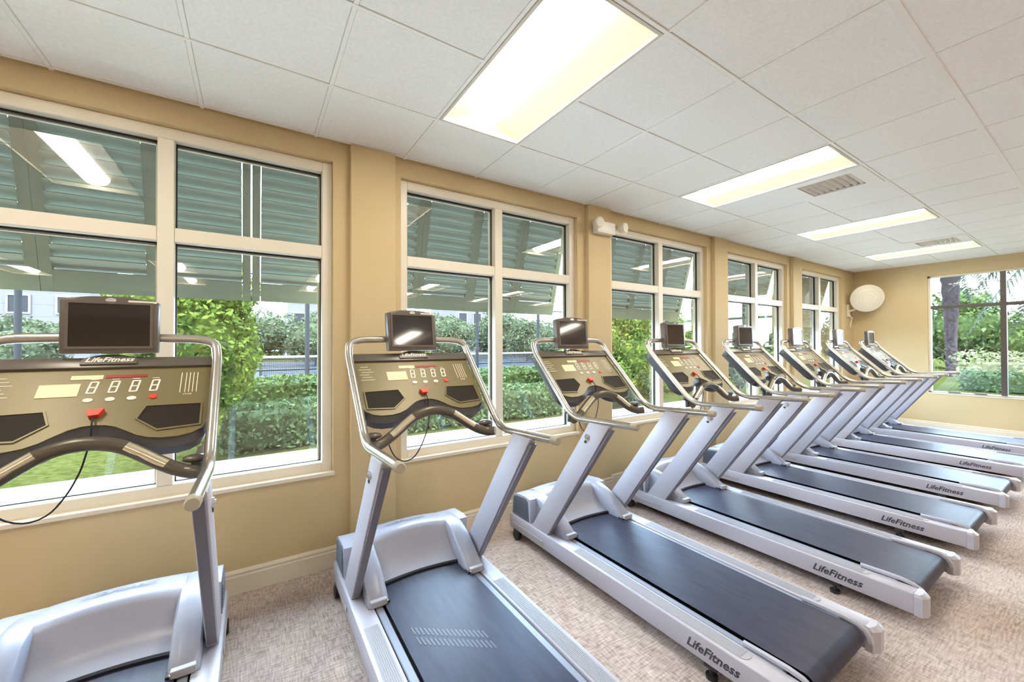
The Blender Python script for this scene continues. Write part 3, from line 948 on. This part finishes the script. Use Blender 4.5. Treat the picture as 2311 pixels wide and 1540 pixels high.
# ---- shutters
def make_shutter(i, L, label):
    T0 = Vector((0, D + WT + .01, 2.835)); B0 = Vector((0, 3.455, 1.842))
    root = empty('bahama_shutter', (L, T0.y, T0.z))
    tag(root, label, 'shutter', 'louvered shutters outside the windows')
    dv = B0 - T0; Ln = dv.length; dv.normalize()
    nv = Vector((0, -dv.z, dv.y)); nv = Vector((0, dv.z, -dv.y))   # towards the room
    if nv.y > 0: nv = -nv
    def f(a, b, d):   # a along x, b down the slope, d towards the room
        p = dv * b + nv * d
        return (a, p.y, p.z)
    X = [-.235, .280, .7925, 1.305, 1.820]
    wd = [.055, .048, .060, .048, .055]
    # stiles
    for k, x in enumerate(X):
        if k in (1, 3):
            g = .004 if (i == 1 and k == 3) else .0012
            spans = [(x - .052, x - g), (x + g, x + .052)]
        elif k == 0: spans = [(x, x + .055)]
        elif k == 4: spans = [(x - .055, x)]
        else: spans = [(x - .045, x + .045)]
        for a, b in spans:
            MB().prism([(a, 0), (b, 0), (b, Ln), (a, Ln)], f, -.018, .018).build('stile', m_shut, root)
    e = .0045 if i == 1 else 0
    edges = [(-.18, .228), (.332, .7475), (.8375, 1.253 - e), (1.357 + e, 1.765)]
    for a, b in edges:
        MB().prism([(a, 0), (b, 0), (b, .09), (a, .09)], f, -.016, .016).build('rail', m_shut, root)
        MB().prism([(a, Ln - .13), (b, Ln - .13), (b, Ln), (a, Ln)], f, -.016, .016).build('rail', m_shut, root)
    # louver slats, mesh shared
    sl0, sl1 = .10, Ln - .135
    n = 11
    first = {}
    for k in range(n):
        bc = sl0 + (sl1 - sl0) * (k + .5) / n
        for q, (a, b) in enumerate(edges):
            hl = (b - a) / 2
            key = round(hl, 3)
            if key not in first:
                sl = MB()
                sl.prism([(-.041, .030), (-.036, .038), (.042, -.028), (.037, -.036)], lambda u, d, x: (x, (dv * u + nv * d).y, (dv * u + nv * d).z), -hl, hl)
                o = sl.build('louver_slat', m_shut, root); first[key] = o.data
            else:
                o = bpy.data.objects.new('louver_slat', first[key]); link(o, root)
            p = dv * bc
            o.location = ((a + b) / 2, p.y, p.z)
    return root
sh_l = ['green louvered shutter outside the window left of the picture', 'green louvered shutter outside the leftmost window', 'green louvered shutter outside the second window', 'green louvered shutter outside the third window',
        'green louvered shutter outside the fourth window', 'green louvered shutter outside the farthest window']
for i, L in enumerate(WINL):
    make_shutter(i, L, sh_l[i])

# ---- foliage
rng = np.random.default_rng(11)
def leaves(pts, nrm, size, name, m, parent=None, jitter=0.9):
    n = len(pts)
    d = nrm + rng.normal(0, jitter, (n, 3)); d /= np.linalg.norm(d, axis=1)[:, None]
    a = rng.normal(0, 1, (n, 3)); a -= d * (a * d).sum(1)[:, None]; a /= np.linalg.norm(a, axis=1)[:, None]
    b = np.cross(d, a)
    s = (size * rng.uniform(.6, 1.25, n))[:, None]
    v = np.stack([pts - a * s, pts - b * s * .5 + d * s * .12, pts + a * s, pts + b * s * .5 + d * s * .12], 1).reshape(-1, 3)
    me = bpy.data.meshes.new(name)
    me.vertices.add(4 * n); me.vertices.foreach_set('co', v.astype(np.float32).ravel())
    me.loops.add(4 * n); me.loops.foreach_set('vertex_index', np.arange(4 * n, dtype=np.int32))
    me.polygons.add(n); me.polygons.foreach_set('loop_start', np.arange(0, 4 * n, 4, dtype=np.int32)); me.polygons.foreach_set('loop_total', np.full(n, 4, dtype=np.int32))
    me.update(); me.validate()
    me.materials.append(m)
    o = bpy.data.objects.new(name, me)
    return link(o, parent)

def lump(x, y, sc, seed):
    return np.sin(x * 2.1 / sc + seed) * .5 + np.sin(y * 2.7 / sc + seed * 2.3) * .3 + np.sin((x + y) * 5.1 / sc + seed) * .25

def hedge(name, x0, x1, y0, y1, z0, z1, m, n, size, label, seed=0, amp=.06, axis='y'):
    root = empty(name, ((x0 + x1) / 2, (y0 + y1) / 2, z0)); tag(root, label, 'hedge')
    c = np.array([(x0 + x1) / 2, (y0 + y1) / 2, z0])
    lx, ly, lz = x1 - x0, y1 - y0, z1 - z0
    areas = np.array([lx * lz, lx * ly, ly * lz, ly * lz, lx * lz])
    f = rng.choice(5, n, p=areas / areas.sum())
    u, v = rng.random(n), rng.random(n)
    P = np.zeros((n, 3)); N = np.zeros((n, 3))
    for k in range(5):
        q = f == k
        if k == 0: P[q] = np.c_[x0 + u[q] * lx, np.full(q.sum(), y0), z0 + v[q] * lz]; N[q] = (0, -1, .3)
        if k == 1: P[q] = np.c_[x0 + u[q] * lx, y0 + v[q] * ly, np.full(q.sum(), z1)]; N[q] = (0, 0, 1)
        if k == 2: P[q] = np.c_[np.full(q.sum(), x0), y0 + u[q] * ly, z0 + v[q] * lz]; N[q] = (-1, 0, .3)
        if k == 3: P[q] = np.c_[np.full(q.sum(), x1), y0 + u[q] * ly, z0 + v[q] * lz]; N[q] = (1, 0, .3)
        if k == 4: P[q] = np.c_[x0 + u[q] * lx, np.full(q.sum(), y1), z0 + v[q] * lz]; N[q] = (0, 1, .3)
    L = lump(P[:, 0] + P[:, 1], P[:, 2] * 2, .6, seed)
    Nn = N / np.linalg.norm(N, axis=1)[:, None]
    P += Nn * (L * amp)[:, None] + rng.normal(0, size * .45, P.shape)
    P[:, 2] = np.maximum(P[:, 2], z0 + .01)
    leaves(P - c, N, size, 'foliage', m, root)
    e = amp * .9 + size * .5
    box('hedge_core', m, root, x0 + e - c[0], x1 - e - c[0], y0 + e - c[1], y1 - e - c[1], 0, lz - e, .04)
    for k in range(max(2, int(max(lx, ly) / 1.5))):
        t = (k + .5) / max(2, int(max(lx, ly) / 1.5))
        px, py = (x0 + lx * t, (y0 + y1) / 2) if lx > ly else ((x0 + x1) / 2, y0 + ly * t)
        MB().tube([(px - c[0], py - c[1], 0), (px - c[0] + .02, py - c[1], lz * .5)], .02, 6).build('stem', m_bark, root)
    return root

hedge('clipped_hedge', -.35, 6.75, 7.25, 8.15, GZ, .52, m_leafl, 9000, .050, 'low rounded green hedge just beyond the path outside the first windows', 1, .08)
hedge('clipped_hedge', -.4, 7.1, 8.6, 9.6, GZ, .86, m_leafh, 9000, .052, 'taller dark green hedge behind the low hedge', 4, .05)
hedge('clipped_hedge', 9.8, 20, 8.3, 9.4, GZ, .95, m_leafh, 4000, .08, 'green hedge outside the farthest windows', 7, .10)

def blob_tree(name, loc, blobs, m, n, size, label, cat, trunk_h=1.0, trunk_r=.12, group=None, core=True):
    root = empty(name, loc); tag(root, label, cat, group)
    P = []; N = []
    vol = np.array([b[3] * b[4] + b[3] * b[5] for b in blobs]); cnt = (n * vol / vol.sum()).astype(int)
    cr = MB()
    for b, c in zip(blobs, cnt):
        d = rng.normal(0, 1, (c, 3)); d /= np.linalg.norm(d, axis=1)[:, None]
        rad = 1 + .16 * np.sin(d[:, 0] * 7 + b[0] * 3) * np.sin(d[:, 2] * 6 + b[1]) + rng.normal(0, .07, c)
        P.append(np.array(b[:3]) + d * rad[:, None] * np.array(b[3:6])); N.append(d)
        cr.ellipsoid(b[:3], b[3] * .80, b[4] * .80, b[5] * .80, 12, 8)
    leaves(np.concatenate(P), np.concatenate(N), size, 'foliage', m, root)
    if core: cr.build('inner_foliage', m, root)
    else: cr.bm.free()
    top = max(b[2] for b in blobs)
    MB().tube([(0, 0, 0), (.05, .03, trunk_h * .5), (0, 0, trunk_h), (0.05, 0, top)], [trunk_r * 1.2, trunk_r, trunk_r * .85, trunk_r * .4], 8).build('trunk', m_bark, root, 60)
    for k in range(4):
        a = k * 1.7
        b = blobs[k % len(blobs)]
        MB().tube([(0, 0, trunk_h * .9), (b[0] * .6 + .1 * math.cos(a), b[1] * .6 + .1 * math.sin(a), (trunk_h + b[2]) / 2 + .1), (b[0], b[1], b[2])], [trunk_r * .6, trunk_r * .4, trunk_r * .2], 6).build('branch', m_bark, root, 60)
    return root

blob_tree('bright_shrub', (-.62, 6.9, GZ), [(0, 0, 1.7, .62, .55, .75), (-.2, .1, .85, .48, .5, .55), (.32, 0, 1.35, .36, .42, .55), (-.55, .1, 1.9, .45, .45, .6), (.05, .1, 2.35, .6, .5, .5)],
          m_leafb, 12000, .045, 'bright green leafy shrub outside the leftmost window', 'shrub', .5, .05)
blob_tree('bright_shrub', (8.55, 7.5, GZ), [(0, 0, 1.4, .95, .7, .8), (-.65, -.1, .75, .75, .6, .6), (.75, 0, .8, .75, .6, .65), (-.1, 0, 2.2, .85, .6, .6), (.75, 0, 1.8, .75, .5, .6), (-.75, 0, 1.75, .65, .5, .65), (.2, .1, .6, .8, .5, .5)],
          m_leafb, 15000, .055, 'bright green leafy shrub outside the third window', 'shrub', .5, .05)
blob_tree('bright_shrub', (17.5, 11.3, GZ), [(0, 0, 1.3, 1.3, .9, 1.0), (.6, 0, 2.2, 1.0, .8, .8), (-.8, .2, 1.9, .9, .7, .8)], m_leafb, 4500, .10, 'bright green shrub seen through the farthest windows', 'shrub', .5, .05)
blob_tree('bright_shrub', (12.6, 6.6, GZ), [(0, 0, 1.2, .9, .8, .8), (.3, 0, 2.0, .8, .7, .7), (-.5, .2, 1.6, .6, .6, .6)], m_leafl, 3500, .09, 'pale green shrub outside the fourth window', 'shrub', .5, .05)

trees = [(-9.5, 30, 3.4), (-4.0, 46, 6.2), (1.6, 53, 6.4), (6.0, 44, 5.6), (11.2, 52, 6.8), (14.8, 43, 5.6), (21, 51, 6.6), (24.5, 41, 6.2), (32, 49, 6.8), (36, 38, 6.4), (45, 36, 6.5), (30, 22, 5.5), (37, 16, 6.0), (-15, 38, 3.8), (-7.5, 20, 2.5), (52, 27, 7), (-1.5, 36, 4.6), (4.2, 35, 4.4), (9.3, 36, 4.8), (16.5, 36, 4.6), (21.8, 31, 4.2), (27.2, 35.5, 5.0), (33, 30, 4.6), (25, 15, 4.6), (41, 22, 5.5)]
place = ['seen through the left part of the first window', 'beyond the court left of the net', 'beyond the court behind the bright shrub', 'beyond the net seen through the first window',
         'right of the white building in the first window', 'beyond the court left of the second window', 'in the left pane of the second window', 'beside the pink building in the second window',
         'in the right pane of the second window', 'far right in the second window', 'behind the third window shrub', 'outside the fourth window', 'outside the farthest window', 'at the far left edge of the first window',
         'standing on the lawn left of the nearest monitor', 'far away behind the fourth window', 'just beyond the court left of the shrub', 'just beyond the net in the first window', 'just beyond the court near the first pilaster', 'just beyond the court in the second window left pane', 'just beyond the court behind the second mullion', 'just beyond the court in the second window right pane', 'just beyond the court near the second pilaster', 'near the court corner outside the fourth window', 'far back outside the fourth window']
for k, (x, y, h) in enumerate(trees):
    r = random.Random(k + 5)
    bl = [(0, 0, h * .46, h * .46, h * .38, h * .38)]
    for q in range(5):
        a = q * 1.256 + r.random()
        bl.append((math.cos(a) * h * .25, math.sin(a) * h * .22, h * (.26 + .48 * r.random()), h * .24, h * .22, h * .2))
    blob_tree('broadleaf_tree', (x, y, GZ), bl, m_leaft, 4500, h * .030, 'dull green tree ' + place[k], 'tree', h * .3, h * .022, 'trees beyond the court')

# ---- tennis fence, net
FY = 11.2
fr_ = empty('court_fence', (0, FY, GZ)); tag(fr_, 'dark tennis court fence with tall posts beyond the hedges', 'fence')
fx = [-8.45 + 2.4 * k for k in range(11)]
for x in fx:
    MB().tube([(x, 0, 0), (x, 0, 2.85)], .052, 10).build('fence_post', m_fence, fr_, 60)
for z in (2.80, 1.02, .46):
    MB().tube([(fx[0], 0, z), (fx[-1], 0, z)], .022, 8).build('fence_rail', m_fence, fr_, 60)
wr = MB()
for k in range(0, 12):
    z = .1 + k * .23
    wr.tube([(fx[0], 0, z), (fx[-1], 0, z)], .0022, 3, cap=False)
ob = wr.build('fence_wire', m_fence, fr_); ob['kind'] = 'stuff'
nr = empty('tennis_net', (0, 25, GZ)); tag(nr, 'tennis net with a white top band on the court', 'net')
MB().tube([(.35, 0, 0), (.35, 0, 1.07)], .06, 10).build('net_post', m_fence, nr, 60)
MB().tube([(22, 0, 0), (22, 0, 1.07)], .06, 10).build('net_post', m_fence, nr, 60)
MB().box(.35, 22, -.03, .03, .93, 1.05).build('net_band', m_line, nr)
nm = MB()
for k in range(1, 12):
    z = k * .08
    nm.box(.35, 22, -.012, .012, z - .014, z + .014)
for k in range(217):
    x = .35 + k * .1
    nm.box(x - .008, x + .008, -.01, .01, .05, .95)
ob = nm.build('net_mesh', m_fence, nr); ob['kind'] = 'stuff'

# ---- far buildings
def building(x, y, w, d, h, label, rows, cols, roofh=.8):
    root = empty('apartment_building', (x, y, GZ)); tag(root, label, 'building', 'apartment buildings beyond the trees')
    MB().box(-w / 2, w / 2, 0, d, 0, h).build('wall', m_bldg, root)
    MB().box(-w / 2 - .4, w / 2 + .4, -.4, d + .4, h, h + roofh * .4).build('roof', m_roof, root)
    mw = None
    for r_ in range(rows):
        for c_ in range(cols):
            X = -w / 2 + w * (c_ + .5) / cols; Z = h * (r_ + .55) / rows
            if mw is None:
                o = MB().box(-.65, .65, -.06, .02, -.8, .8).build('window', m_bwin, root); mw = o.data
                f = MB().ring([(-.8, -.95), (.8, -.95), (.8, .95), (-.8, .95)], [(-.65, -.8), (.65, -.8), (.65, .8), (-.65, .8)], lambda a, b, dd: (a, dd, b), -.12, .02).build('window_surround', m_line, o); mf = f.data
            else:
                o = bpy.data.objects.new('window', mw); link(o, root)
                f = bpy.data.objects.new('window_surround', mf); link(f, o)
            o.location = (X, 0, Z)
building(-27, 58, 26, 10, 11, 'white apartment building at the far left behind the trees', 3, 8)
building(9.5, 62, 11, 10, 10, 'white apartment building behind the tennis net', 3, 4)
building(31, 56, 10, 10, 11, 'pale apartment building seen through the second window', 3, 4)

# ---- beyond the end wall window
def palm(loc, h, r0, label, lean=0.0, nf=22, fl=2.6, seed=1, droop=1.0):
    root = empty('palm_tree', loc); tag(root, label, 'palm tree')
    n = 26
    path = [(lean * (k / n) ** 2, 0, h * k / n) for k in range(n + 1)]
    rad = [r0 * (1.0 + .10 * math.sin(k * 2.6)) * (.58 + .75 * max(0, k / n - .30)) for k in range(n + 1)]
    MB().tube(path, rad, 14).build('trunk', m_palm, root, 30)
    r = random.Random(seed)
    for k in range(nf):
        a = 2 * math.pi * k / nf + r.random() * .25
        el = .9 - 1.0 * r.random() * 1.4
        fr = MB()
        m_ = 10
        sp = []
        for q in range(m_ + 1):
            t = q / m_
            dist = fl * t * (1 - .12 * t)
            z = h + fl * (math.sin(el) * t - droop * .62 * t * t)
            sp.append(Vector((lean + math.cos(a) * dist * math.cos(el * .6), math.sin(a) * dist * math.cos(el * .6), z)))
        side = Vector((-math.sin(a), math.cos(a), 0))
        fr.tube(sp, [.03 * (1 - .8 * q / m_) for q in range(m_ + 1)], 4)
        for q in range(1, m_):
            for hh in (0, .33, .66):
                p = sp[q].lerp(sp[q + 1], hh)
                tt = (sp[q + 1] - sp[q]).normalized()
                ll = .48 * math.sin(math.pi * min(1, (q + hh) / m_ * .85 + .15)) * fl / 2.6
                for s in (-1, 1):
                    e = p + side * (s * ll * .8) + tt * (ll * .55) + Vector((0, 0, -ll * .35))
                    wv = tt * .055
                    v = [fr.bm.verts.new(c) for c in (p - wv, p + wv, e)]
                    fr.bm.faces.new(v)
        fr.build('frond', m_leafp, root)
    return root
palm((28.8, 4.75, GZ), 6.2, .36, 'thick palm trunk seen through the end window', 0.0, 20, 2.8, 2)
palm((19.6, .55, GZ), 4.9, .28, 'second palm whose drooping fronds hang at the right edge of the end window', 0.0, 26, 3.1, 5, 1.0)
hedge('clipped_hedge', 20.5, 21.6, -9, 3.2, GZ, .52, m_leafl, 5000, .075, 'low green hedge beyond the lawn outside the end window', 3, .06)
hedge('flowering_shrub_row', 25.0, 27.0, -12, 4.0, GZ, .95, m_leafy, 4500, .10, 'yellowish shrub row behind the low hedge outside the end window', 8, .22)
blob_tree('broadleaf_tree', (38, 5.6, GZ), [(0, 0, 2.4, 2.2, 2.4, 1.7), (0, -1.6, 1.8, 1.6, 1.6, 1.3), (0, 1.4, 2.0, 1.6, 1.5, 1.3), (0, .2, 3.9, 1.4, 1.4, 1.1)], m_leafh, 5000, .16, 'round green tree behind the palm trunk', 'tree', 1.0, .15)
blob_tree('broadleaf_tree', (62, -1, GZ), [(0, 0, 2.0, 3, 5, 1.6), (0, -6, 1.8, 3, 4, 1.5), (0, 5, 2.0, 2, 4, 1.5)], m_leaft, 4000, .25, 'far gray green tree line at the right edge of the end window', 'tree', 1.0, .2)
blob_tree('broadleaf_tree', (44, 12.5, GZ), [(0, 0, 2.6, 2.2, 2.6, 2.0), (0, 1.5, 1.8, 1.6, 1.9, 1.4)], m_leaft, 2600, .2, 'dull tree left of the palm outside the end window', 'tree', 1.0, .15)
